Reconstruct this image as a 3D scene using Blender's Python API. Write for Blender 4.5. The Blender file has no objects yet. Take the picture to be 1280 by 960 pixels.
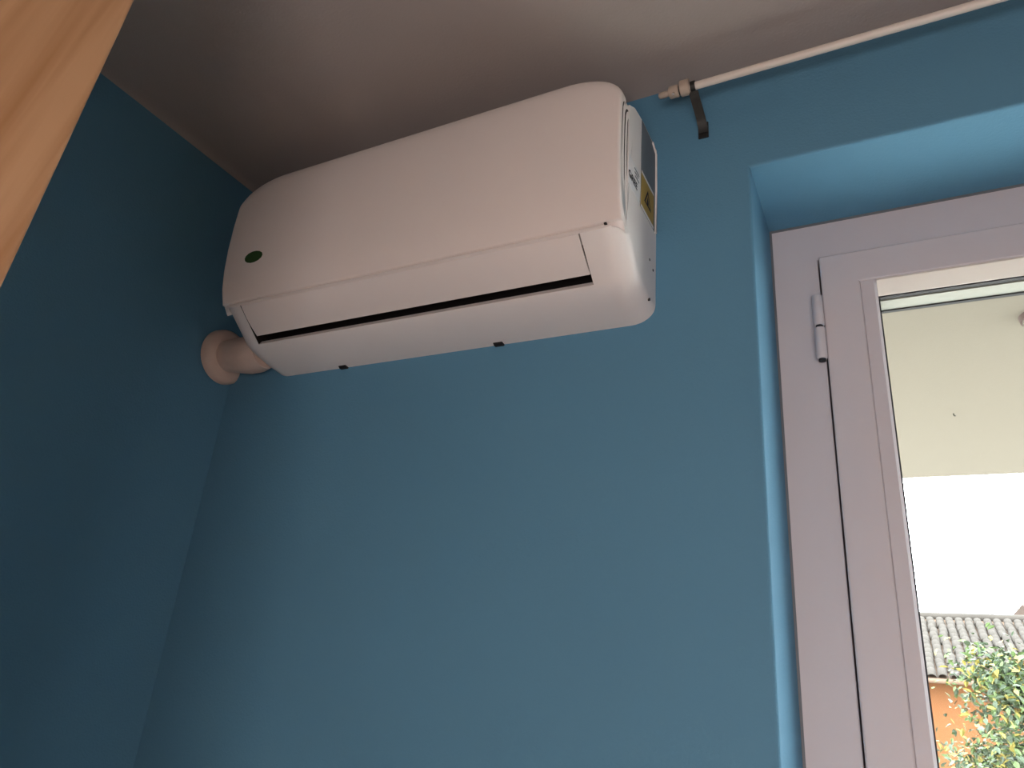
import bpy, bmesh, math, random
from mathutils import Vector, Matrix

random.seed(7)
scene = bpy.context.scene
COL = scene.collection

# ------------------------------------------------------------------ camera
cam_data = bpy.data.cameras.new('camera')
cam = bpy.data.objects.new('camera', cam_data)
COL.objects.link(cam)
cam_data.sensor_fit = 'HORIZONTAL'
cam_data.sensor_width = 36.0
cam_data.lens = 907.58 * 36.0 / 1280.0
cam_data.clip_start = 0.02
cam_data.clip_end = 500
CR = Vector((0.88845307, 0.45135156, 0.0832641))
CU = Vector((0.10574934, -0.37784405, 0.91981028))
CF = Vector((-0.44661865, 0.80840314, 0.38342684))
cam.matrix_world = Matrix(((CR.x, CU.x, -CF.x, 1.27514),
                           (CR.y, CU.y, -CF.y, -1.02),
                           (CR.z, CU.z, -CF.z, 1.65276),
                           (0, 0, 0, 1)))
scene.camera = cam

# ------------------------------------------------------------------ world: bright overcast sky
world = bpy.data.worlds.new('overcast_sky')
scene.world = world
world.use_nodes = True
wn = world.node_tree
wn.nodes['Background'].inputs[0].default_value = (0.93, 0.97, 1.0, 1)
wn.nodes['Background'].inputs[1].default_value = 18.0

# ------------------------------------------------------------------ lights
def area_light(name, loc, direction, sx, sy, energy, color):
    d = bpy.data.lights.new(name, 'AREA')
    d.shape = 'RECTANGLE'
    d.size, d.size_y = sx, sy
    d.energy = energy
    d.color = color
    o = bpy.data.objects.new(name, d)
    COL.objects.link(o)
    o.location = loc
    o.rotation_euler = Vector(direction).to_track_quat('-Z', 'Y').to_euler()
    return o

# added fill light inside the room, standing in for a made-up rear window
area_light('added_rear_fill', (1.50, -1.86, 1.32), (0, 1, -0.12), 0.85, 0.95, 20.5, (1.0, 0.855, 0.81))
vs = scene.view_settings
vs.view_transform = 'Standard'
vs.look = 'None'
vs.gamma = 1.0
vs.use_curve_mapping = False
vs.exposure = 0.0
scene.cycles.use_denoising = True
scene.cycles.max_bounces = 10
scene.cycles.diffuse_bounces = 6
scene.cycles.transparent_max_bounces = 12
scene.cycles.sample_clamp_indirect = 6.0

# ------------------------------------------------------------------ helpers
def mat(name, color, rough=0.5, spec=0.5, noise=None, bump=None, metal=0.0):
    """noise=(scale, amount) varies the colour; bump=(scale, strength)."""
    m = bpy.data.materials.new(name)
    m.use_nodes = True
    nt = m.node_tree
    b = nt.nodes['Principled BSDF']
    b.inputs['Base Color'].default_value = (*color, 1)
    b.inputs['Roughness'].default_value = rough
    b.inputs['Specular IOR Level'].default_value = spec
    b.inputs['Metallic'].default_value = metal
    tc = nt.nodes.new('ShaderNodeTexCoord')
    if noise:
        n = nt.nodes.new('ShaderNodeTexNoise')
        n.inputs['Scale'].default_value = noise[0]
        n.inputs['Detail'].default_value = 4
        nt.links.new(tc.outputs['Object'], n.inputs['Vector'])
        mx = nt.nodes.new('ShaderNodeMix')
        mx.data_type = 'RGBA'
        k = noise[1]
        mx.inputs[6].default_value = (*[c * (1 - k) for c in color], 1)
        mx.inputs[7].default_value = (*[min(1, c * (1 + k)) for c in color], 1)
        nt.links.new(n.outputs[0], mx.inputs[0])
        nt.links.new(mx.outputs[2], b.inputs['Base Color'])
    if bump:
        n2 = nt.nodes.new('ShaderNodeTexNoise')
        n2.inputs['Scale'].default_value = bump[0]
        n2.inputs['Detail'].default_value = 3
        nt.links.new(tc.outputs['Object'], n2.inputs['Vector'])
        bp = nt.nodes.new('ShaderNodeBump')
        bp.inputs['Strength'].default_value = bump[1]
        bp.inputs['Distance'].default_value = 0.002
        nt.links.new(n2.outputs[0], bp.inputs['Height'])
        nt.links.new(bp.outputs[0], b.inputs['Normal'])
    return m

M = {}
M['blue'] = mat('blue_wall_paint', (0.104, 0.262, 0.395), 0.75, 0.25, (3.0, 0.05), (260, 0.35))
M['ceil'] = mat('ceiling_paint', (0.37, 0.33, 0.31), 0.9, 0.2, (2.0, 0.04), (200, 0.25))
M['white_wall'] = mat('side_wall_paint', (0.26, 0.22, 0.20), 0.85, 0.2, (2.0, 0.04), (200, 0.25))
M['plastic'] = mat('white_plastic', (0.80, 0.76, 0.74), 0.32, 0.5, (40, 0.01))
M['plastic_panel'] = mat('white_panel_plastic', (0.80, 0.74, 0.71), 0.38, 0.5, (40, 0.01))
M['grey_plastic'] = mat('grey_plastic', (0.16, 0.18, 0.20), 0.5, 0.4, (60, 0.1))
M['dark_plastic'] = mat('dark_plastic', (0.018, 0.016, 0.016), 0.6, 0.3)
M['gap'] = mat('groove_shade', (0.045, 0.036, 0.034), 0.7, 0.2)  # near-black: shade of the panel grooves put into the colour
M['frame'] = mat('lacquered_frame', (0.62, 0.595, 0.625), 0.42, 0.4, (30, 0.015), (150, 0.06))
M['outer_rail'] = mat('outer_rail_paint', (0.30, 0.31, 0.28), 0.45, 0.3)
M['bead'] = mat('glazing_bead', (0.74, 0.71, 0.66), 0.4, 0.4)
M['gasket'] = mat('rubber_gasket', (0.02, 0.022, 0.028), 0.6, 0.3)
M['alu'] = mat('pale_metal', (0.62, 0.58, 0.54), 0.35, 0.5, metal=0.35)
M['brass_dark'] = mat('dark_bronze', (0.030, 0.032, 0.030), 0.45, 0.5, metal=0.3)
M['cream_metal'] = mat('cream_metal', (0.46, 0.38, 0.31), 0.4, 0.5)
M['rod'] = mat('cream_rod', (0.72, 0.66, 0.60), 0.35, 0.5)
M['duct'] = mat('duct_wrap', (0.66, 0.52, 0.45), 0.55, 0.3, (60, 0.05), (140, 0.4))
M['screw'] = mat('screw_metal', (0.7, 0.7, 0.7), 0.25, 0.5, metal=0.9)
M['sticker_yellow'] = mat('yellow_sticker', (0.42, 0.29, 0.06), 0.5, 0.3)
M['sticker_white'] = mat('white_sticker', (0.76, 0.75, 0.76), 0.5, 0.3)
M['ink'] = mat('printed_ink', (0.02, 0.02, 0.03), 0.6, 0.2)
M['sticker_green'] = mat('green_sticker', (0.03, 0.075, 0.02), 0.5, 0.3)
M['sticker_lime'] = mat('lime_print', (0.10, 0.22, 0.03), 0.5, 0.3)
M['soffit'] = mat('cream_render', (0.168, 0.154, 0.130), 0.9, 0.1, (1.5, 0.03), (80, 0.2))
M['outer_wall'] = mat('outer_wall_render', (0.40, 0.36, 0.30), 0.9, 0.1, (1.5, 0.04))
M['terrace'] = mat('terrace_tile', (0.55, 0.52, 0.48), 0.8, 0.2, (4, 0.06))
M['grass'] = mat('pale_yard', (0.32, 0.30, 0.27), 0.95, 0.1, (0.6, 0.15))
M['orange'] = mat('orange_render', (0.120, 0.051, 0.021), 0.9, 0.1, (1.0, 0.08))
M['tile'] = mat('weathered_tile', (0.042, 0.036, 0.031), 0.85, 0.2, (1.3, 0.35), (20, 0.3))
M['tile_red'] = mat('reddish_tile', (0.11, 0.08, 0.073), 0.85, 0.2, (1.3, 0.2))
M['eave_wood'] = mat('eave_boards', (0.10, 0.065, 0.045), 0.8, 0.2)
M['bark'] = mat('bark', (0.10, 0.075, 0.055), 0.9, 0.1, (6, 0.3))
M['leaf_dark'] = mat('leaf_dark_green', (0.042, 0.060, 0.036), 0.6, 0.3, (1.0, 0.35))
M['leaf'] = mat('leaf_green', (0.062, 0.095, 0.032), 0.6, 0.3, (1.0, 0.3))
M['leaf_yellow'] = mat('leaf_yellow', (0.19, 0.155, 0.034), 0.6, 0.3, (1.0, 0.25))
M['leaf_orange'] = mat('leaf_orange', (0.19, 0.10, 0.04), 0.6, 0.3, (1.0, 0.25))

def wood_material(name, c1, c2, scale, tilt, axis_scale, rough=0.45):
    m = bpy.data.materials.new(name)
    m.use_nodes = True
    nt = m.node_tree
    b = nt.nodes['Principled BSDF']
    b.inputs['Roughness'].default_value = rough
    b.inputs['Specular IOR Level'].default_value = 0.35
    tc = nt.nodes.new('ShaderNodeTexCoord')
    mp = nt.nodes.new('ShaderNodeMapping')
    mp.inputs['Scale'].default_value = axis_scale
    mr = nt.nodes.new('ShaderNodeMapping')
    mr.inputs['Rotation'].default_value = tilt
    nt.links.new(tc.outputs['Object'], mr.inputs['Vector'])
    nt.links.new(mr.outputs[0], mp.inputs['Vector'])
    n = nt.nodes.new('ShaderNodeTexNoise')
    n.inputs['Scale'].default_value = scale
    n.inputs['Detail'].default_value = 3
    n.inputs['Distortion'].default_value = 0.6
    nt.links.new(mp.outputs[0], n.inputs['Vector'])
    r = nt.nodes.new('ShaderNodeValToRGB')
    r.color_ramp.elements[0].position = 0.34
    r.color_ramp.elements[0].color = (*c1, 1)
    r.color_ramp.elements[1].position = 0.66
    r.color_ramp.elements[1].color = (*c2, 1)
    nt.links.new(n.outputs[0], r.inputs[0])
    nt.links.new(r.outputs[0], b.inputs['Base Color'])
    return m

M['pine'] = wood_material('pine_wood', (0.315, 0.140, 0.058), (0.43, 0.22, 0.112), 1.0, (0.15, 0, 0), (8, 44, 1.8))
M['floor'] = wood_material('floor_wood', (0.50, 0.41, 0.34), (0.60, 0.50, 0.42), 1.0, (0, 0, 0), (2, 25, 4))

# clear thin pane: mostly transparent with a little mirror
gm = bpy.data.materials.new('window_glass')
gm.use_nodes = True
nt = gm.node_tree
nt.nodes.remove(nt.nodes['Principled BSDF'])
tr = nt.nodes.new('ShaderNodeBsdfTransparent')
tr.inputs[0].default_value = (0.96, 0.98, 0.97, 1)
gl = nt.nodes.new('ShaderNodeBsdfGlossy')
gl.inputs['Roughness'].default_value = 0.02
ms = nt.nodes.new('ShaderNodeMixShader')
ms.inputs[0].default_value = 0.002
nt.links.new(tr.outputs[0], ms.inputs[1])
nt.links.new(gl.outputs[0], ms.inputs[2])
nt.links.new(ms.outputs[0], nt.nodes['Material Output'].inputs[0])
M['glass'] = gm

# curtain cloth for the blind of the added rear window
M['curtain'] = mat('curtain_cloth', (0.70, 0.55, 0.45), 0.9, 0.1, (40, 0.05))

def tag(o, label=None, cat=None, group=None, kind=None):
    if label: o['label'] = label
    if cat: o['category'] = cat
    if group: o['group'] = group
    if kind: o['kind'] = kind
    return o

def empty(name, loc=(0, 0, 0), parent=None):
    o = bpy.data.objects.new(name, None)
    o.empty_display_size = 0.05
    COL.objects.link(o)
    o.location = loc
    o.parent = parent
    return o

def obj(name, bm, m, parent=None, smooth=False, angle=None):
    """bm is in world coordinates; it is shifted when the parent is an Empty away from the origin."""
    bmesh.ops.recalc_face_normals(bm, faces=bm.faces[:])
    off = Vector((0, 0, 0))
    p = parent
    while p is not None:
        off += p.location
        p = p.parent
    if parent is not None and off.length > 0:
        bmesh.ops.translate(bm, verts=bm.verts[:], vec=-off)
    if parent is None:
        lo = Vector([min(v.co[i] for v in bm.verts) for i in range(3)])
        hi = Vector([max(v.co[i] for v in bm.verts) for i in range(3)])
        c = (lo + hi) / 2
        base = Vector((c.x, c.y, lo.z))
        bmesh.ops.translate(bm, verts=bm.verts[:], vec=-base)
    me = bpy.data.meshes.new(name)
    bm.to_mesh(me)
    bm.free()
    me.materials.append(M[m] if isinstance(m, str) else m)
    if smooth:
        for p in me.polygons: p.use_smooth = True
        if angle is not None:
            me.set_sharp_from_angle(angle=math.radians(angle))
    o = bpy.data.objects.new(name, me)
    COL.objects.link(o)
    o.parent = parent
    if parent is None:
        o.location = base
    return o

def box(bm, x0, x1, y0, y1, z0, z1, bev=0.0, seg=2):
    v = [bm.verts.new((x, y, z)) for x in (x0, x1) for y in (y0, y1) for z in (z0, z1)]
    f = [(0, 1, 3, 2), (4, 6, 7, 5), (0, 4, 5, 1), (2, 3, 7, 6), (0, 2, 6, 4), (1, 5, 7, 3)]
    fs = [bm.faces.new([v[i] for i in q]) for q in f]
    if bev > 0:
        es = list({e for q in fs for e in q.edges})
        bmesh.ops.bevel(bm, geom=es, offset=bev, segments=seg, affect='EDGES', profile=0.5)
    return bm

def boxes(*bs, bev=0.0):
    bm = bmesh.new()
    for b in bs:
        t = bmesh.new()
        box(t, *b, bev=bev)
        me = bpy.data.meshes.new('t'); t.to_mesh(me); t.free()
        bm.from_mesh(me); bpy.data.meshes.remove(me)
    return bm

def tube(bm, pts, rads, n=16, cap=True):
    """round tube along pts with a radius per point"""
    pts = [Vector(p) for p in pts]
    rings = []
    up = Vector((0, 0, 1))
    for i, p in enumerate(pts):
        d = (pts[min(i + 1, len(pts) - 1)] - pts[max(i - 1, 0)]).normalized()
        a = d.cross(up)
        if a.length < 1e-3: a = d.cross(Vector((1, 0, 0)))
        a.normalize()
        b = d.cross(a).normalized()
        r = rads[i] if isinstance(rads, (list, tuple)) else rads
        rings.append([bm.verts.new(p + a * (r * math.cos(2 * math.pi * k / n)) + b * (r * math.sin(2 * math.pi * k / n))) for k in range(n)])
    for i in range(len(rings) - 1):
        for k in range(n):
            bm.faces.new((rings[i][k], rings[i][(k + 1) % n], rings[i + 1][(k + 1) % n], rings[i + 1][k]))
    if cap:
        bm.faces.new(rings[0][::-1]); bm.faces.new(rings[-1])
    return bm

def prism_x(bm, prof, x0, x1):
    """(y, z) outline pushed along x"""
    a = [bm.verts.new((x0, y, z)) for y, z in prof]
    b = [bm.verts.new((x1, y, z)) for y, z in prof]
    n = len(prof)
    for i in range(n):
        bm.faces.new((a[i], a[(i + 1) % n], b[(i + 1) % n], b[i]))
    bm.faces.new(a[::-1]); bm.faces.new(b)
    return bm

# ------------------------------------------------------------------ room shell
H = 2.70            # ceiling height
WX0, WX1 = 1.125, 2.03   # balcony door opening
WZ = 2.4825
RX = 2.50           # right-hand wall
FY = -1.95          # wall behind the viewer
OY = 0.35           # outer face of the back wall

tag(obj('floor', boxes((-0.2, RX + 0.2, FY - 0.2, OY, -0.12, 0.0)), 'floor'), 'pale wooden floor of the bedroom', kind='structure')
tag(obj('ceiling', boxes((-0.2, RX + 0.2, FY - 0.2, OY, H, H + 0.15)), 'ceil'), 'plain off-white ceiling above the air conditioner', kind='structure')

def wall_back():
    bm = bmesh.new()
    # one frame-shaped wall: outer outline, opening cut out, pushed through its thickness
    xs = [-0.2, WX0, WX1, RX + 0.2]
    zs = [0.0, WZ, H]
    for y, flip in ((0.0, False), (OY, True)):
        for i in range(3):
            for k in range(2):
                if i == 1 and k == 0: continue
                q = [bm.verts.new(c) for c in ((xs[i], y, zs[k]), (xs[i + 1], y, zs[k]), (xs[i + 1], y, zs[k + 1]), (xs[i], y, zs[k + 1]))]
                bm.faces.new(q[::-1] if flip else q)
    def quad(*c): bm.faces.new([bm.verts.new(p) for p in c])
    quad((WX0, 0, 0), (WX0, OY, 0), (WX0, OY, WZ), (WX0, 0, WZ))
    quad((WX1, 0, 0), (WX1, 0, WZ), (WX1, OY, WZ), (WX1, OY, 0))
    quad((WX0, 0, WZ), (WX0, OY, WZ), (WX1, OY, WZ), (WX1, 0, WZ))
    quad((xs[0], 0, H), (xs[3], 0, H), (xs[3], OY, H), (xs[0], OY, H))
    quad((xs[0], 0, 0), (xs[0], 0, H), (xs[0], OY, H), (xs[0], OY, 0))
    quad((xs[3], 0, 0), (xs[3], OY, 0), (xs[3], OY, H), (xs[3], 0, H))
    bmesh.ops.remove_doubles(bm, verts=bm.verts[:], dist=1e-5)
    # soften the plaster corners of the reveal
    es = [e for e in bm.edges if all(abs(v.co.y) < 1e-6 for v in e.verts) and
          all((abs(v.co.x - WX0) < 1e-6 or abs(v.co.x - WX1) < 1e-6 or abs(v.co.z - WZ) < 1e-6) for v in e.verts) and
          all(WX0 - 1e-6 <= v.co.x <= WX1 + 1e-6 and v.co.z <= WZ + 1e-6 for v in e.verts)]
    bmesh.ops.bevel(bm, geom=es, offset=0.005, segments=3, affect='EDGES', profile=0.5)
    return bm
tag(obj('wall_back', wall_back(), 'blue'), 'petrol blue wall carrying the air conditioner, with deep door reveal', kind='structure')
# left wall leans a hair out of square, as plastered walls do
bm = bmesh.new()
box(bm, -0.15, 0.0, FY - 0.2, 0.0, 0.0, H)
for v in bm.verts:
    if v.co.x > -0.01 and v.co.y < -1: v.co.x -= 0.05
tag(obj('wall_left', bm, 'blue'), 'dark petrol blue wall on the left side', kind='structure')
bm = bmesh.new()
cv = [(0.026 * (1 - math.sin(t)), H - 0.013 * (1 - math.cos(t))) for t in [math.pi / 2 * k / 6 for k in range(7)]]
cv = [(0.0, H)] + cv
va = [bm.verts.new((x, 0.0, z)) for x, z in cv]; vb = [bm.verts.new((x - 0.05, FY, z)) for x, z in cv]
for i in range(len(cv)): bm.faces.new((va[i], va[(i + 1) % len(cv)], vb[(i + 1) % len(cv)], vb[i]))
bm.faces.new(va); bm.faces.new(vb)
tag(obj('trim_1', bm, 'ceil', None, True, 40), 'narrow off-white cove strip where left wall meets ceiling', kind='structure')

# right wall, and the wall behind the viewer with an added window (both outside the picture)
tag(obj('wall_right', boxes((RX, RX + 0.2, FY - 0.2, 0.0, 0, H)), 'white_wall'), 'muted wall on the right side', kind='structure')
SX_0, SX_1, SZ0, SZ1 = 1.02, 1.98, 0.78, 1.85
tag(obj('wall_front', boxes((-0.2, SX_0, FY - 0.2, FY, 0, H), (SX_1, RX, FY - 0.2, FY, 0, H),
                            (SX_0, SX_1, FY - 0.2, FY, 0, SZ0), (SX_0, SX_1, FY - 0.2, FY, SZ1, H)), 'white_wall'), 'muted wall behind the viewer with an added window', kind='structure')
w2 = tag(empty('added_window_2', ((SX_0 + SX_1) / 2, FY - 0.1, SZ0)), 'added unseen window behind the viewer with a closed cloth blind, dressing for the fill light', kind='structure')
obj('frame', boxes((SX_0, SX_0 + 0.06, FY - 0.14, FY - 0.08, SZ0, SZ1), (SX_1 - 0.06, SX_1, FY - 0.14, FY - 0.08, SZ0, SZ1),
                   (SX_0, SX_1, FY - 0.14, FY - 0.08, SZ0, SZ0 + 0.06), (SX_0, SX_1, FY - 0.14, FY - 0.08, SZ1 - 0.06, SZ1)), 'frame', w2)
obj('blind', boxes((SX_0, SX_1, FY - 0.056, FY - 0.05, SZ0, SZ1)), 'curtain', w2)

# ------------------------------------------------------------------ balcony door
FRY = 0.20      # frame face
SAY = 0.188     # sash face
SX0, SX1 = 1.2065, 1.949
STZ = 2.4035
GX0, GX1 = 1.2935, 1.862
GZ0, GZ1 = 0.14, 2.343
door = tag(empty('door_1', (1.58, FRY, 0.0)), 'white framed glazed balcony door in blue reveal', kind='structure')
def rect_frame(x0, x1, z0, z1, w, y0, y1, bev=0.002):
    """mitred frame as one closed ring"""
    bm = bmesh.new()
    o_ = [(x0, z0), (x1, z0), (x1, z1), (x0, z1)]
    i_ = [(x0 + w, z0 + w), (x1 - w, z0 + w), (x1 - w, z1 - w), (x0 + w, z1 - w)]
    V = {}
    for n, ring in (('o', o_), ('i', i_)):
        for k, (x, z) in enumerate(ring):
            for m_, y in (('f', y0), ('b', y1)):
                V[n, k, m_] = bm.verts.new((x, y, z))
    for k in range(4):
        l = (k + 1) % 4
        bm.faces.new((V['o', k, 'f'], V['o', l, 'f'], V['i', l, 'f'], V['i', k, 'f']))
        bm.faces.new((V['o', k, 'b'], V['i', k, 'b'], V['i', l, 'b'], V['o', l, 'b']))
        bm.faces.new((V['o', k, 'f'], V['o', k, 'b'], V['o', l, 'b'], V['o', l, 'f']))
        bm.faces.new((V['i', k, 'f'], V['i', l, 'f'], V['i', l, 'b'], V['i', k, 'b']))
    if bev:
        es = [e for e in bm.edges if all(abs(v.co.y - y0) < 1e-6 for v in e.verts) and
              (abs(e.verts[0].co.x - e.verts[1].co.x) < 1e-6 or abs(e.verts[0].co.z - e.verts[1].co.z) < 1e-6)]
        bmesh.ops.bevel(bm, geom=es, offset=bev, segments=2, affect='EDGES', profile=0.5)
    return bm
# frame ring, a shade wider than the sash gap
fr = obj('frame', rect_frame(WX0, WX1, 0.0, WZ, 0.0785, FRY, 0.275), 'frame', door)
obj('sealant_joint', rect_frame(WX0, WX1, 0.0, WZ, 0.004, FRY - 0.002, FRY + 0.002, 0), 'grey_plastic', fr)
obj('rebate_seal', rect_frame(WX0 + 0.0700, WX1 - 0.0700, -0.0005, WZ - 0.0700, 0.0250, 0.2640, 0.2745, 0), 'gasket', fr)
sash = obj('sash', rect_frame(SX0, SX1, 0.02, STZ, 0.0615, SAY, 0.262, 0.003), 'frame', door)
# glazing beads: the uprights run through, the rails butt between them
def bead(x0, x1, z0, z1, side):
    # upright bead: flat face, broad chamfer towards the glass
    f, c = SAY + 0.0012, 0.0042
    prof = [(x0, 0.2135), (x0, f + 0.0008), (x0 + 0.0008, f), (x1 - c, f), (x1, f + c), (x1, 0.2135)]
    if side < 0: prof = [(x0 + x1 - x, y) for x, y in prof]
    bm = bmesh.new()
    p = [bm.verts.new((x, y, z0)) for x, y in prof]; q = [bm.verts.new((x, y, z1)) for x, y in prof]
    for i in range(6): bm.faces.new((p[i], p[(i + 1) % 6], q[(i + 1) % 6], q[i]))
    bm.faces.new(p); bm.faces.new(q)
    return bm
BW = 0.0245
IX0, IX1, IZ0, IZ1 = SX0 + 0.0616, SX1 - 0.0616, 0.0816, STZ - 0.0616
obj('glazing_bead', bead(IX0, IX0 + BW, IZ0, IZ1, 1), 'frame', sash)
obj('glazing_bead', bead(IX1 - BW, IX1, IZ0, IZ1, -1), 'frame', sash)
def bead_rail(z0, z1, inner):
    # slopes away towards the glass
    prof = [(SAY + 0.0012, z1), (0.2135, z1), (0.2135, z0), (0.2105, z0), (SAY + 0.0012, z1 - 0.003)]
    if inner < 0: prof = [(y, z0 + z1 - z) for y, z in prof]
    return prism_x(bmesh.new(), prof, IX0 + BW + 0.0004, IX1 - BW - 0.0004)
obj('glazing_bead', bead_rail(IZ1 - 0.0215, IZ1, 1), 'bead', sash)
obj('glazing_bead', bead_rail(IZ0, IZ0 + 0.0215, -1), 'bead', sash)
obj('gasket', rect_frame(IX0 + BW - 0.006, IX1 - BW + 0.006, IZ0 + 0.0150, IZ1 - 0.0150, 0.0085, 0.2137, 0.2227, 0), 'gasket', sash)
obj('pane', boxes((IX0 + 0.006, IX1 - 0.006, 0.2230, 0.2270, IZ0 + 0.006, IZ1 - 0.002)), 'glass', sash)
obj('outer_rail', rect_frame(IX0 - 0.001, IX1 + 0.001, IZ0 - 0.001, IZ1 + 0.001, 0.0250, 0.2275, 0.262, 0.0), 'outer_rail', sash)
obj('gasket', rect_frame(IX0 + 0.018, IX1 - 0.018, IZ0 + 0.018, IZ1 - 0.018, 0.0082, 0.2621, 0.270, 0), 'gasket', sash)
# hinge on the left stile
hg = obj('hinge', tube(bmesh.new(), [(1.1985, 0.178, 2.2615), (1.1985, 0.178, 2.265), (1.1985, 0.178, 2.317), (1.1985, 0.178, 2.3195)], [0.0078, 0.0088, 0.0088, 0.0075], 24), 'frame', door, True, 40)
obj('hinge_barrel', tube(bmesh.new(), [(1.1985, 0.178, 2.199), (1.1985, 0.178, 2.201), (1.1985, 0.178, 2.254), (1.1985, 0.178, 2.2565)], [0.0075, 0.0088, 0.0088, 0.0078], 24), 'frame', hg, True, 40)
obj('hinge_pin', tube(bmesh.new(), [(1.1985, 0.178, 2.195), (1.1985, 0.178, 2.31)], 0.0058, 20), 'gasket', hg, True, 40)
obj('hinge_leaf', boxes((1.1955, 1.2015, 0.178, 0.2005, 2.203, 2.315)), 'frame', hg)
obj('threshold', boxes((WX0, WX1, 0.20, 0.30, 0.0, 0.02)), 'alu', door)

# ------------------------------------------------------------------ air conditioner
AX0, AX1 = 0.135, 0.966
ac = tag(empty('air_conditioner', ((AX0 + AX1) / 2, 0.0, 2.217)),
         'white wall-mounted split air conditioner high on the blue wall', 'air conditioner')
LX0, LX1 = 0.186, 0.899     # louvre opening
# housing: outline (y, z) swept along x, open at the air outlet
HP = [(0.0, 2.565), (-0.080, 2.564), (-0.125, 2.555), (-0.1515, 2.538), (-0.1515, 2.312), (-0.1675, 2.3025), (-0.1715, 2.2985),
      (-0.1718, 2.2955), (-0.1712, 2.2930), (-0.105, 2.2395), (-0.096, 2.2345), (-0.070, 2.2265), (-0.035, 2.220), (0.0, 2.2165)]
bm = bmesh.new()
n = len(HP)
NW = [0, 0, 0, 0, 0, 0.25, 0.7] + [1.0] * (n - 7)      # how much of each outline point joins in the end rounding
def inward(k):
    if k == n - 1: return Vector((0.0, 1.0))
    a_, b_ = HP[max(k - 1, 0)], HP[min(k + 1, n - 1)]
    t_ = Vector((b_[0] - a_[0], b_[1] - a_[1])).normalized()
    v = Vector((-t_.y, t_.x))
    if v.dot(Vector((-0.08 - HP[k][0], 2.40 - HP[k][1]))) < 0: v = -v
    return v
RXE, RZE = 0.040, 0.030
def end_ring(x_end, sgn):
    out = []
    for j in range(9):
        a_ = math.pi / 2 * j / 8
        x = x_end - sgn * RXE * (1 - math.sin(a_))
        ins = RZE * (1 - math.cos(a_))
        out.append([bm.verts.new((x, HP[k][0] + inward(k).x * ins * NW[k], HP[k][1] + inward(k).y * ins * NW[k])) for k in range(n)])
    return out
left, right = end_ring(AX0, -1), end_ring(AX1, 1)
lop = [bm.verts.new((LX0, y, z)) for y, z in HP]; rop = [bm.verts.new((LX1, y, z)) for y, z in HP]
rows = left[::-1] + [lop, rop] + right
for i in range(len(rows) - 1):
    for k in range(n - 1):
        if rows[i] is lop and k == 8: continue           # air outlet
        bm.faces.new((rows[i][k], rows[i + 1][k], rows[i + 1][k + 1], rows[i][k + 1]))
bm.faces.new(rows[0]); bm.faces.new(rows[-1][::-1])
housing = obj('housing', bm, 'plastic', ac, True, 32)
# outlet throat
bm = bmesh.new()
prof = [(-0.1705, 2.2935), (-0.150, 2.320), (-0.060, 2.325), (-0.060, 2.262), (-0.098, 2.2475), (-0.105, 2.2400)]
A = [bm.verts.new((LX0 - 0.0005, y, z)) for y, z in prof]
B = [bm.verts.new((LX1 + 0.0005, y, z)) for y, z in prof]
for i in range(4):
    bm.faces.new((A[i], A[i + 1], B[i + 1], B[i]))
bm.faces.new(A); bm.faces.new(B[::-1])
obj('outlet_throat', bm, 'dark_plastic', ac)
bm = prism_x(bmesh.new(), [(-0.105, 2.2402), (-0.0995, 2.2490), (-0.085, 2.2545), (-0.085, 2.2525), (-0.0985, 2.2465), (-0.1035, 2.2395)], LX0, LX1)
obj('outlet_lip', bm, 'plastic', ac)
# louvre flap: gently bowed blade, almost closed
def flap():
    bm = bmesh.new()
    t = 0.004
    top, bot = [], []
    for i in range(9):
        s = i / 8
        y = -0.1709 + s * (-0.1160 + 0.1709)
        z = 2.2926 + s * (2.2528 - 2.2926) - 0.0030 * math.sin(math.pi * s)
        top.append((y + 0.0006, z + t)); bot.append((y, z))
    return prism_x(bm, bot + top[::-1], LX0 + 0.0022, LX1 - 0.0022)
obj('louvre', flap(), 'plastic_panel', ac, True, 30)

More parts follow.
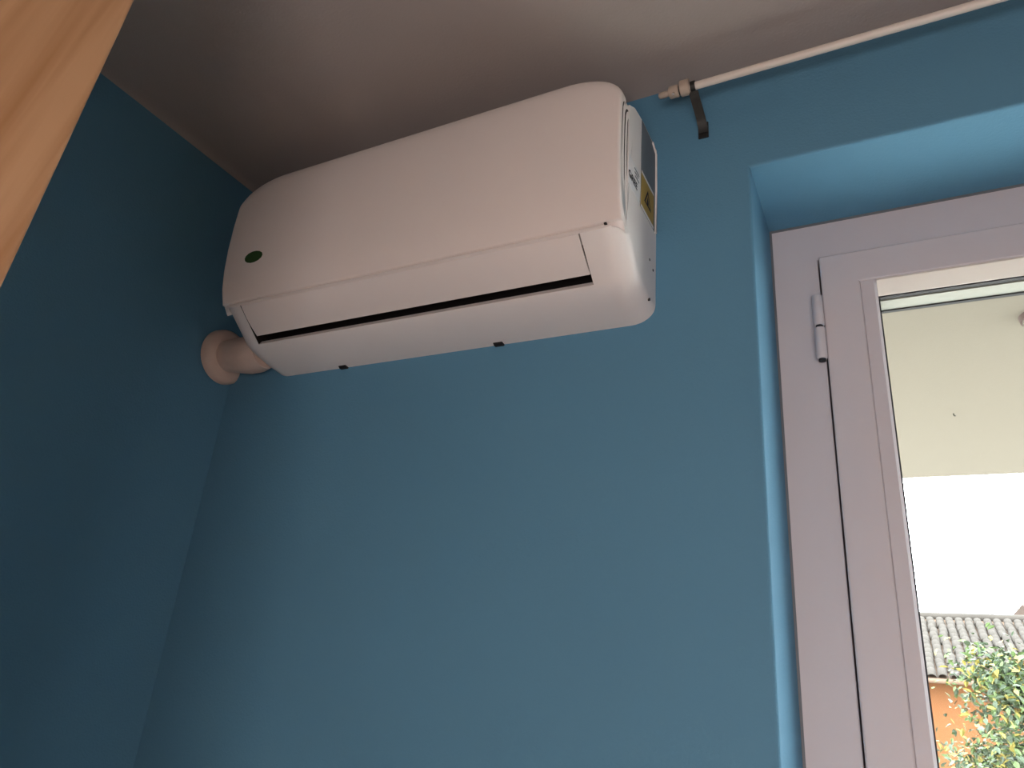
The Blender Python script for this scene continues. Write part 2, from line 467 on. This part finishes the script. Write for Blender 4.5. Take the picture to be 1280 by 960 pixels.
# front panel: shallow bowed shell with rounded upper corners and soft rim
PZ0 = 2.3020
def panel_depth(z):
    P = [(2.30, 0.1725), (2.33, 0.1835), (2.37, 0.1905), (2.42, 0.1945), (2.47, 0.1955), (2.52, 0.1945), (2.56, 0.1915), (2.62, 0.184)]
    for (a, da), (b, db) in zip(P, P[1:]):
        if z <= b:
            s = (z - a) / (b - a)
            return da + (db - da) * s
    return P[-1][1]
def zt(x, x0, x1, ztop, rx=0.105, rz=0.066):
    t = min(x - x0, x1 - x)
    if t >= rx: return ztop
    return ztop - rz * (1 - math.sqrt(max(0, 1 - ((rx - t) / rx) ** 2)))
def shell(x0, x1, zb, ztop, doff, rim, back):
    """doff: how far the shell sits behind the front panel; back: thickness of its rim"""
    bm = bmesh.new()
    W = x1 - x0
    us = [0, .0006, .0014, .0026, .0042, .0065, .010, .016, .024, .034, .046, .060, .076, .094, .12]
    us = us + [.12 + (W - .24) * i / 14 for i in range(1, 14)] + [W - u for u in us[::-1]]
    vs_ = [0, .0006, .0014, .0026, .0042, .0065, .010, .018]
    nv = 16
    grid = []
    for u in us:
        x = x0 + u
        top = zt(x, x0, x1, ztop)
        hgt = top - zb
        L = vs_ + [.018 + (hgt - .036) * i / nv for i in range(1, nv)] + [hgt - v for v in vs_[::-1]]
        col = []
        for v in L:
            z = zb + v
            eu = min(u, W - u); ev_t = hgt - v; ev_b = v
            # top corner: true distance to the elliptical edge is shorter than ev_t
            e = min(eu, ev_t * 0.9, ev_b * 2.5 + 0.0008)
            d = panel_depth(z) - doff
            if e < rim: d -= rim - math.sqrt(max(0, rim * rim - (rim - e) ** 2))
            # large soft roll-over along the top
            if ev_t < 0.022: d -= 0.016 * (1 - math.sqrt(max(0, 1 - ((0.022 - ev_t) / 0.022) ** 2)))
            col.append(bm.verts.new((x, -d, z)))
        grid.append(col)
    nu, nn = len(grid), len(grid[0])
    for i in range(nu - 1):
        for k in range(nn - 1):
            bm.faces.new((grid[i][k], grid[i + 1][k], grid[i + 1][k + 1], grid[i][k + 1]))
    border = [grid[i][0] for i in range(nu)] + [grid[-1][k] for k in range(1, nn)] + \
             [grid[i][-1] for i in range(nu - 2, -1, -1)] + [grid[0][k] for k in range(nn - 2, 0, -1)]
    bk = [bm.verts.new((v.co.x, v.co.y + back + 0.012 * max(0.0, 1 - (v.co.z - zb) / 0.03), v.co.z)) for v in border]
    m = len(border)
    for i in range(m):
        j = (i + 1) % m
        try: bm.faces.new((border[i], bk[i], bk[j], border[j]))
        except ValueError: pass
    bm.faces.new(bk)
    bmesh.ops.remove_doubles(bm, verts=bm.verts[:], dist=1e-6)
    return bm
panel = obj('front_panel', shell(AX0, AX1 + 0.0005, PZ0, 2.592, 0.0, 0.0045, 0.0050), 'plastic_panel', ac, True, 40)
obj('groove_shade_core', shell(AX0 + 0.0016, AX1 - 0.0014, PZ0 + 0.003, 2.587, 0.010, 0.0006, 0.032), 'gap', ac, True, 40)  # dark core almost flush with the sides, painted shade for the grooves
obj('panel_surround', shell(AX0 + 0.0008, AX1 - 0.0006, PZ0 + 0.002, 2.589, 0.0180, 0.0014, 0.0048), 'plastic', ac, True, 40)
obj('panel_surround', shell(AX0 + 0.0008, AX1 - 0.0006, PZ0 + 0.002, 2.582, 0.0310, 0.0014, 0.0048), 'plastic', ac, True, 40)

# side details on the right end
def on_side(y0, y1, z0, z1, t=0.0006, x=None):
    xx = AX1 if x is None else x
    bm = bmesh.new()
    return box(bm, xx - 0.001, xx + t, y0, y1, z0, z1)
rec = obj('side_recess', on_side(-0.088, -0.010, 2.384, 2.5615, 0.0006), 'grey_plastic', ac)
rim = bmesh.new()
tube(rim, [(AX1 + 0.0005, -0.030, 2.560), (AX1 + 0.0005, -0.008, 2.550), (AX1 + 0.0005, -0.006, 2.47), (AX1 + 0.0005, -0.006, 2.384)], 0.0028, 8)
obj('recess_rim', rim, 'plastic', rec, True, 50)
st = obj('warning_sticker', on_side(-0.0865, -0.0195, 2.386, 2.4545, 0.0011), 'sticker_yellow', ac)
for z_ in (2.4515, 2.3838):
    obj('sticker_border', boxes((AX1 + 0.0008, AX1 + 0.0014, -0.0865, -0.0195, z_, z_ + 0.0046)), 'sticker_white', st)
# warning triangle: outline and flame-like bar
bm = bmesh.new()
cy, cz, r = -0.053, 2.4165, 0.022
tri = [(cy + r * math.sin(a), cz + r * math.cos(a)) for a in (0, 2.094, 4.189)]
tri_i = [(cy + (y - cy) * .66, cz + (z - cz) * .66) for y, z in tri]
xo = AX1 + 0.0015
vo = [bm.verts.new((xo, y, z)) for y, z in tri]; vi = [bm.verts.new((xo, y, z)) for y, z in tri_i]
for k in range(3): bm.faces.new((vo[k], vo[(k + 1) % 3], vi[(k + 1) % 3], vi[k]))
fl = [(cy - .0035, cz - .008), (cy + .0035, cz - .008), (cy + .0045, cz - .002), (cy, cz + .009), (cy - .0045, cz - .002)]
bm.faces.new([bm.verts.new((xo, y, z)) for y, z in fl])
obj('warning_symbol', bm, 'ink', st)

def text_obj(name, body, size, origin, xdir, ydir, m, parent, bold=0.0):
    cu = bpy.data.curves.new(name, 'FONT')
    cu.body = body; cu.size = size; cu.offset = bold
    cu.align_x = 'CENTER'; cu.align_y = 'CENTER'
    tmp = bpy.data.objects.new('tmp_text', cu)
    COL.objects.link(tmp)
    bpy.context.view_layer.update()
    me = bpy.data.meshes.new_from_object(tmp.evaluated_get(bpy.context.evaluated_depsgraph_get()))
    bpy.data.objects.remove(tmp)
    xd, yd = Vector(xdir), Vector(ydir)
    zd = xd.cross(yd)
    mt = Matrix(((xd.x, yd.x, zd.x, origin[0]), (xd.y, yd.y, zd.y, origin[1]), (xd.z, yd.z, zd.z, origin[2]), (0, 0, 0, 1)))
    me.transform(mt)
    bm = bmesh.new(); bm.from_mesh(me); bpy.data.meshes.remove(me)
    return obj(name, bm, m, parent)
lab = obj('brand_sticker', on_side(-0.1500, -0.0920, 2.386, 2.442, 0.0005), 'sticker_white', ac)
text_obj('lettering', 'GREE', 0.0185, (AX1 + 0.0011, -0.1285, 2.4050), (0, 1, 0), (0, 0, 1), 'ink', lab, 0.0004)
bm = bmesh.new()
for k in range(4):
    box(bm, AX1 + 0.0004, AX1 + 0.0011, -0.122 + .002 * k, -0.098 - 0.004 * (k % 2), 2.4345 - 0.0065 * k - 0.0016, 2.4345 - 0.0065 * k + 0.0006) if k < 3 else None
obj('fine_print', bm, 'grey_plastic', lab)
for (y, z) in ((-0.035, 2.314), (-0.016, 2.305), (-0.032, 2.2415)):
    obj('screw_hole', tube(bmesh.new(), [(AX1 - 0.0075, y, z), (AX1 + 0.0007, y, z)], 0.0024, 10), 'dark_plastic', ac)
# little catch at the lower right corner of the front panel
obj('panel_catch', boxes((0.9385, 0.9425, -0.1738, -0.165, 2.2985, 2.3010)), 'dark_plastic', ac)
# dark mounting hooks under the rear lower edge
for x in (0.325, 0.680):
    bm = bmesh.new()
    prism_x(bm, [(-0.010, 2.2235), (-0.010, 2.2165), (-0.006, 2.2135), (0.0, 2.2135), (0.0, 2.2235)], x - 0.009, x + 0.009)
    obj('mounting_hook', bm, 'dark_plastic', ac)
# small green energy sticker at the left of the front panel
def on_panel(pts, lift):
    """flat print following the panel face; pts are (x, z)"""
    bm = bmesh.new()
    v = [bm.verts.new((x, -panel_depth(z) - lift, z)) for x, z in pts]
    w = [bm.verts.new((x, -panel_depth(z) + 0.0015, z)) for x, z in pts]
    bm.faces.new(v); bm.faces.new(w[::-1])
    for i in range(len(v)): bm.faces.new((v[i], w[i], w[(i + 1) % len(v)], v[(i + 1) % len(v)]))
    return bm
gx, gz = 0.214, 2.386
es_ = obj('energy_sticker', on_panel([(gx + 0.025 * math.cos(a) * (1.0 if math.cos(a) > 0 else .9), gz + 0.0125 * math.sin(a)) for a in [2 * math.pi * k / 14 for k in range(14)]], 0.0006), 'sticker_green', panel)
tag(es_, 'small dark green leaf-shaped sticker')

# ------------------------------------------------------------------ conduit from the unit into the left wall
cd = tag(empty('pipe_conduit', (0.0, -0.040, 2.262)), 'short pale wrapped pipe between the air conditioner and left wall', 'pipe')
obj('sleeve', tube(bmesh.new(), [(0.0, -0.038, 2.268), (0.05, -0.038, 2.264), (0.09, -0.040, 2.259), (0.115, -0.042, 2.257), (0.1368, -0.043, 2.259)], [0.034, 0.038, 0.041, 0.040, 0.036], 28), 'duct', cd, True, 50)
bm = bmesh.new()
tube(bm, [(0.0005, -0.034, 2.268), (0.012, -0.034, 2.268), (0.019, -0.034, 2.268), (0.023, -0.034, 2.268), (0.023, -0.034, 2.268)], [0.061, 0.060, 0.055, 0.046, 0.034], 40)
obj('wall_flange', bm, 'duct', cd, True, 50)

# ------------------------------------------------------------------ curtain rod
rod = tag(empty('curtain_rod', (1.05, -0.060, 2.632)), 'thin cream curtain rod just under the ceiling', 'curtain rod')
RY, RZ = -0.060, 2.6315
obj('rail', tube(bmesh.new(), [(1.028, RY, RZ), (2.42, RY, RZ)], 0.0068, 20), 'rod', rod, True, 40)
obj('collar', tube(bmesh.new(), [(1.0255, RY, RZ + 0.002), (1.027, RY, RZ + 0.002), (1.0405, RY, RZ + 0.002), (1.042, RY, RZ + 0.002)], [0.0125, 0.0138, 0.0138, 0.0125], 20), 'cream_metal', rod, True, 40)
obj('collar', tube(bmesh.new(), [(1.006, RY, RZ), (1.008, RY, RZ), (1.0215, RY, RZ), (1.023, RY, RZ)], [0.0095, 0.0108, 0.0108, 0.0095], 20), 'cream_metal', rod, True, 40)
obj('spacer', tube(bmesh.new(), [(1.022, RY, RZ), (1.0265, RY, RZ)], 0.0085, 16), 'brass_dark', rod, True, 40)
obj('finial', tube(bmesh.new(), [(0.987, RY, RZ), (0.989, RY, RZ), (0.998, RY, RZ), (1.0075, RY, RZ)], [0.0035, 0.0055, 0.006, 0.0045], 16), 'cream_metal', rod, True, 50)
obj('set_screw', tube(bmesh.new(), [(1.0150, RY - 0.006, RZ - 0.0085), (1.0150, RY - 0.008, RZ - 0.0125)], 0.0024, 10), 'screw', rod, True, 40)
bk = tag(empty('rod_bracket', (1.047, 0.0, 2.575)), 'dark bronze wall bracket holding the curtain rod end', 'bracket')
bm = bmesh.new()
pts = [(1.0475, -0.058, 2.6225), (1.0478, -0.050, 2.6165), (1.049, -0.034, 2.607), (1.050, -0.018, 2.598), (1.0505, -0.008, 2.588), (1.0505, -0.0035, 2.576)]
w = 0.0078
L, R2 = [], []
prev = None
for i, p in enumerate(pts):
    p = Vector(p)
    d = (Vector(pts[min(i + 1, len(pts) - 1)]) - Vector(pts[max(i - 1, 0)])).normalized()
    nrm = Vector((1, 0, 0)).cross(d).normalized()
    ring = [bm.verts.new(p + Vector((sx * w, 0, 0)) + nrm * sn * 0.0015) for sx, sn in ((-1, -1), (1, -1), (1, 1), (-1, 1))]
    if prev:
        for k in range(4): bm.faces.new((prev[k], prev[(k + 1) % 4], ring[(k + 1) % 4], ring[k]))
    else: bm.faces.new(ring[::-1])
    prev = ring
bm.faces.new(prev)
obj('arm', bm, 'brass_dark', bk, True, 30)
bm = bmesh.new(); box(bm, 1.0415, 1.0595, -0.0032, 0.0, 2.566, 2.600, bev=0.0012)
obj('wall_plate', bm, 'brass_dark', bk)
obj('cradle', tube(bmesh.new(), [(1.0435, RY, RZ), (1.0515, RY, RZ)], 0.0092, 18), 'brass_dark', bk, True, 40)

# ------------------------------------------------------------------ pine wardrobe at the left edge
wd = tag(empty('wardrobe', (0.30, -1.30, 0.0)), 'light pine wardrobe standing at the left in the foreground', 'wardrobe')
EY = -0.738
def wbox(x0, x1, y0, y1, z0, z1, bev=0.004, seg=3):
    bm = bmesh.new(); box(bm, x0, x1, y0, y1, z0, z1, bev, seg)
    if y1 > EY - 0.001:                 # the far side flares out a little towards the top
        for v in bm.verts:
            if v.co.y > EY - 0.03: v.co.y += 0.040 * (v.co.z - 2.11)
    return bm
obj('side_panel', wbox(0.0, 0.598, EY - 0.022, EY, 0.0, 2.52), 'pine', wd, True, 40)
obj('side_panel', wbox(0.0, 0.598, -1.92, -1.898, 0.0, 2.52), 'pine', wd, True, 40)
obj('top_panel', wbox(0.0, 0.598, -1.898, EY - 0.022, 2.498, 2.52), 'pine', wd, True, 40)
obj('bottom_panel', wbox(0.0, 0.598, -1.898, EY - 0.022, 0.06, 0.082), 'pine', wd, True, 40)
obj('back_panel', wbox(0.0, 0.008, -1.898, EY - 0.022, 0.0, 2.50, 0.001), 'pine', wd)
for y0, y1, ky in ((-1.325, EY, -1.285), (-1.92, -1.329, -1.37)):
    dr = obj('door_leaf', wbox(0.599, 0.620, y0, y1, 0.07, 2.52, 0.007, 4), 'pine', wd, True, 40)
    obj('knob', tube(bmesh.new(), [(0.620, ky, 1.05), (0.635, ky, 1.05), (0.642, ky, 1.05), (0.650, ky, 1.05)], [0.008, 0.009, 0.016, 0.012], 16), 'pine', dr, True, 50)

# ------------------------------------------------------------------ balcony outside
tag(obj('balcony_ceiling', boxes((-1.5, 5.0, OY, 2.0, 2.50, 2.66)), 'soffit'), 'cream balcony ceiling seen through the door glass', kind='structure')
tag(obj('balcony_floor', boxes((-1.5, 5.0, OY, 2.0, -0.15, -0.02)), 'terrace'), 'pale tiled balcony floor outside the door', kind='structure')
tag(obj('wall_outside', boxes((-1.5, WX0, OY, OY + 0.02, -3.0, 2.5), (WX1, 5.0, OY, OY + 0.02, -3.0, 2.5), (WX0, WX1, OY, OY + 0.02, WZ + 0.002, 2.5), (WX0, WX1, OY, OY + 0.02, -3.0, -0.02)), 'outer_wall'), 'cream outer face of the house wall', kind='structure')
lp = tag(empty('balcony_lamp', (1.612, 0.735, 2.50)), 'small round lamp on the cream balcony ceiling', 'lamp')
obj('base', tube(bmesh.new(), [(1.612, 0.735, 2.4999), (1.612, 0.735, 2.488)], [0.043, 0.041], 28), 'tile_red', lp, True, 40)
obj('globe', tube(bmesh.new(), [(1.612, 0.735, 2.489), (1.612, 0.735, 2.478), (1.612, 0.735, 2.466), (1.612, 0.735, 2.458), (1.612, 0.735, 2.4545)], [0.037, 0.036, 0.030, 0.019, 0.006], 28), 'soffit', lp, True, 60)
hk = obj('ceiling_hook', tube(bmesh.new(), [(1.466, 1.326, 2.4998), (1.466, 1.326, 2.494), (1.468, 1.326, 2.4915), (1.4705, 1.326, 2.493)], 0.0016, 8), 'brass_dark', None, True, 40)
tag(hk, 'tiny dark hook screwed into the cream balcony ceiling', 'hook')

# ------------------------------------------------------------------ surroundings
GZ = -3.0
tag(obj('ground', boxes((-80, 90, OY + 0.02, 160, GZ - 0.3, GZ)), 'grass'), 'pale yard below the balcony', kind='structure')

# neighbouring house with a tiled roof
EYE = 1.65276
def up(z10, y):   # height seen at 10 m depth carried out to depth y
    return EYE + (z10 - EYE) * (y + 1.02) / 11.02
YE, YR = 20.0, 24.6
ZE, ZR = up(2.205, YE), up(2.915, YR)
hs = tag(empty('tiled_house', (5.0, YE + 3, GZ)), 'orange rendered house with a weathered grey-brown tiled roof behind the tree', 'house')
HX0, HX1 = -1.0, 11.0
YB = 2 * YR - YE - 0.5
obj('wall', boxes((HX0 + 0.5, HX1 - 0.5, YE + 0.55, YB, GZ, ZE + 0.1)), 'orange', hs)
sl = Vector((0, YR - YE, ZR - ZE)); SL = sl.length; sd = sl.normalized(); sn = Vector((0, -sd.z, sd.y))
bm = bmesh.new()
th = 0.06
ptsr = [(YE - 0.02, ZE - 0.04), (YR, ZR - 0.04), (2 * YR - YE, ZE - 0.04), (2 * YR - YE, ZE - 0.14), (YR, ZR - 0.16), (YE - 0.02, ZE - 0.14)]
prism_x(bm, ptsr, HX0, HX1)
roof = obj('roof', bm, 'eave_wood', hs)
# one barrel tile, along +y, sloping; shared mesh
def tile_mesh():
    bm = bmesh.new()
    Lt = 0.42
    rings = []
    for s, rr in ((0.0, 0.112), (1.0, 0.098)):
        ring = []
        for k in range(7):
            a = math.pi * k / 6
            ring.append((-rr * math.cos(a), s * Lt, rr * 0.75 * math.sin(a)))
        rings.append(ring)
    for th_ in (0.0, -0.018):
        pass
    V = [[bm.verts.new(p) for p in r] for r in rings]
    Wv = [[bm.verts.new((p[0] * .86, p[1], p[2] * .82 - 0.004)) for p in r] for r in rings]
    for k in range(6):
        bm.faces.new((V[0][k], V[0][k + 1], V[1][k + 1], V[1][k]))
        bm.faces.new((V[0][k], Wv[0][k], Wv[0][k + 1], V[0][k + 1]))
    return bm
tb = tile_mesh()
bmesh.ops.recalc_face_normals(tb, faces=tb.faces[:])
tme = bpy.data.meshes.new('roof_tile')
tb.to_mesh(tme); tb.free()
tme.materials.append(M['tile'])
for p in tme.polygons: p.use_smooth = True
pitch, step = 0.235, 0.36
rows_n = int(SL / step)
pitch_ang = math.atan2(sd.z, sd.y)
rootloc = hs.location
NT = 0
rest = bmesh.new()
ncols = int((HX1 - HX0) / pitch)
for c in range(ncols):
    x = HX0 + pitch * (c + .5)
    for r in range(rows_n):
        p = Vector((x + random.uniform(-.012, .012), YE, ZE)) + sd * (r * step - 0.05) + sn * (0.0 + random.uniform(0, .015))
        rot = Matrix.Rotation(pitch_ang + 0.05, 4, 'X') @ Matrix.Rotation(random.uniform(-.04, .04), 4, 'Z')
        if 1.75 <= x <= 6.05 and NT < 300 and r < 17:
            o = bpy.data.objects.new('roof_tile', tme)
            COL.objects.link(o)
            o.parent = roof
            o.matrix_local = Matrix.Translation(p - rootloc) @ rot
            NT += 1
        else:
            t2 = bmesh.new(); t2.from_mesh(tme)
            t2.transform(Matrix.Translation(p) @ rot)
            mm = bpy.data.meshes.new('t'); t2.to_mesh(mm); t2.free()
            rest.from_mesh(mm); bpy.data.meshes.remove(mm)
o = obj('roof_tiles_beyond', rest, 'tile', roof, True)
o['kind'] = 'stuff'
obj('ridge', tube(bmesh.new(), [(HX0, YR, ZR + 0.01), (HX1, YR, ZR + 0.01)], 0.13, 10), 'tile', roof, True)
obj('gutter', tube(bmesh.new(), [(HX0, YE - 0.10, ZE - 0.10), (HX1, YE - 0.10, ZE - 0.10)], 0.055, 10), 'eave_wood', roof, True)

# far house, only the corner of its roof shows at the right edge
fy = 34.0
fz = up(3.085, fy)
fx = 1.27514 + (2.555 - 1.27514) * (fy + 1.02) / 11.02
fh = tag(empty('far_house', (fx + 4, fy + 2, GZ)), 'distant house whose reddish roof corner shows above the tiled roof', 'house')
obj('wall', boxes((fx + 1.2, fx + 7.0, fy + 0.3, fy + 6.0, GZ, fz + 0.1)), 'outer_wall', fh)
bm = bmesh.new()
f1 = [(fx, fy, fz), (fx + 8.2, fy, fz), (fx + 4.1, fy, fz + 6.2 * 0.62)]
f2 = [(x, fy + 7, z) for x, _, z in f1]
g1 = [bm.verts.new(p) for p in f1]; g2 = [bm.verts.new(p) for p in f2]
for i in range(3): bm.faces.new((g1[i], g1[(i + 1) % 3], g2[(i + 1) % 3], g2[i]))
bm.faces.new(g1); bm.faces.new(g2)
obj('roof', bm, 'tile_red', fh)

# ------------------------------------------------------------------ garden tree in front of the house
TX, TY = 3.12, 11.2
tree = tag(empty('garden_tree', (TX, TY, GZ)), 'leafy garden tree with green and yellowing leaves outside the door', 'tree')
obj('trunk', tube(bmesh.new(), [(TX, TY, GZ), (TX + .05, TY, GZ + 1.5), (TX - .02, TY, GZ + 2.8), (TX, TY + .05, GZ + 4.4), (TX + .1, TY, GZ + 5.5)], [0.16, 0.13, 0.10, 0.06, 0.02], 10), 'bark', tree, True)
tips = []
for k in range(42):
    z0 = GZ + 2.9 + 2.0 * random.random()
    a = random.uniform(0, 2 * math.pi)
    Lb = random.uniform(0.8, 1.5) * (1.15 - 0.25 * (z0 - GZ - 3.2) / 1.95)
    b0 = Vector((TX, TY, z0))
    b1 = b0 + Vector((math.cos(a) * Lb * .5, math.sin(a) * Lb * .5, .30 * Lb))
    b2 = b0 + Vector((math.cos(a) * Lb, math.sin(a) * Lb, .42 * Lb + random.uniform(-.1, .2)))
    obj('branch', tube(bmesh.new(), [b0, b1, b2], [0.035, 0.022, 0.008], 6), 'bark', tree, True)
    for s in (0.35, .55, .75, 0.9, 1.0):
        q = b0.lerp(b1, s * 2) if s < .5 else b1.lerp(b2, s * 2 - 1)
        tips.append(q)
tips += [Vector((TX + .1, TY, GZ + 5.5)), Vector((TX, TY + .05, GZ + 5.0)), Vector((TX, TY + .05, GZ + 4.4))]
def leaf_pts(size):
    # pointed, folded leaf: 6 corners
    w = size * .28
    return [(0, 0, 0), (w, size * .35, .15 * w), (w * .7, size * .7, .1 * w), (0, size, -.1 * size), (-w * .7, size * .7, .1 * w), (-w, size * .35, .15 * w)]
def add_leaf(bm, mtx, size):
    v = [bm.verts.new(mtx @ Vector(p)) for p in leaf_pts(size)]
    bm.faces.new((v[0], v[1], v[2], v[3])); bm.faces.new((v[0], v[3], v[4], v[5]))
def leaf_mtx(p):
    e = Matrix.Rotation(random.uniform(0, 6.28), 4, 'Z') @ Matrix.Rotation(random.uniform(-1.2, .6), 4, 'X') @ Matrix.Rotation(random.uniform(-.7, .7), 4, 'Y')
    return Matrix.Translation(p) @ e
lm = {}
for nm in ('leaf', 'leaf_yellow', 'leaf_orange', 'leaf_dark'):
    b = bmesh.new(); add_leaf(b, Matrix.Identity(4), 0.135)
    me = bpy.data.meshes.new(nm); b.to_mesh(me); b.free(); me.materials.append(M[nm]); lm[nm] = me
foliage = {k: bmesh.new() for k in ('leaf', 'leaf_dark', 'leaf_yellow')}
near = 0
for i in range(22000):
    t = random.choice(tips)
    p = t + Vector((random.gauss(0, .20), random.gauss(0, .20), random.gauss(0, .17)))
    u = random.random()
    nm = 'leaf_dark' if u < .50 else 'leaf' if u < .84 else 'leaf_yellow'
    if near < 280 and p.y < TY - .35 and i % 3 == 0:
        nm2 = nm if random.random() < .6 else random.choice(['leaf_yellow', 'leaf', 'leaf_orange'])
        o = bpy.data.objects.new('leaf', lm[nm2])
        COL.objects.link(o); o.parent = tree
        o.matrix_local = Matrix.Translation(-tree.location) @ leaf_mtx(p)
        near += 1
    else:
        add_leaf(foliage[nm], leaf_mtx(p), random.uniform(.07, .125))
for k, b in foliage.items():
    o = obj('foliage', b, k, tree)
    o['kind'] = 'stuff'
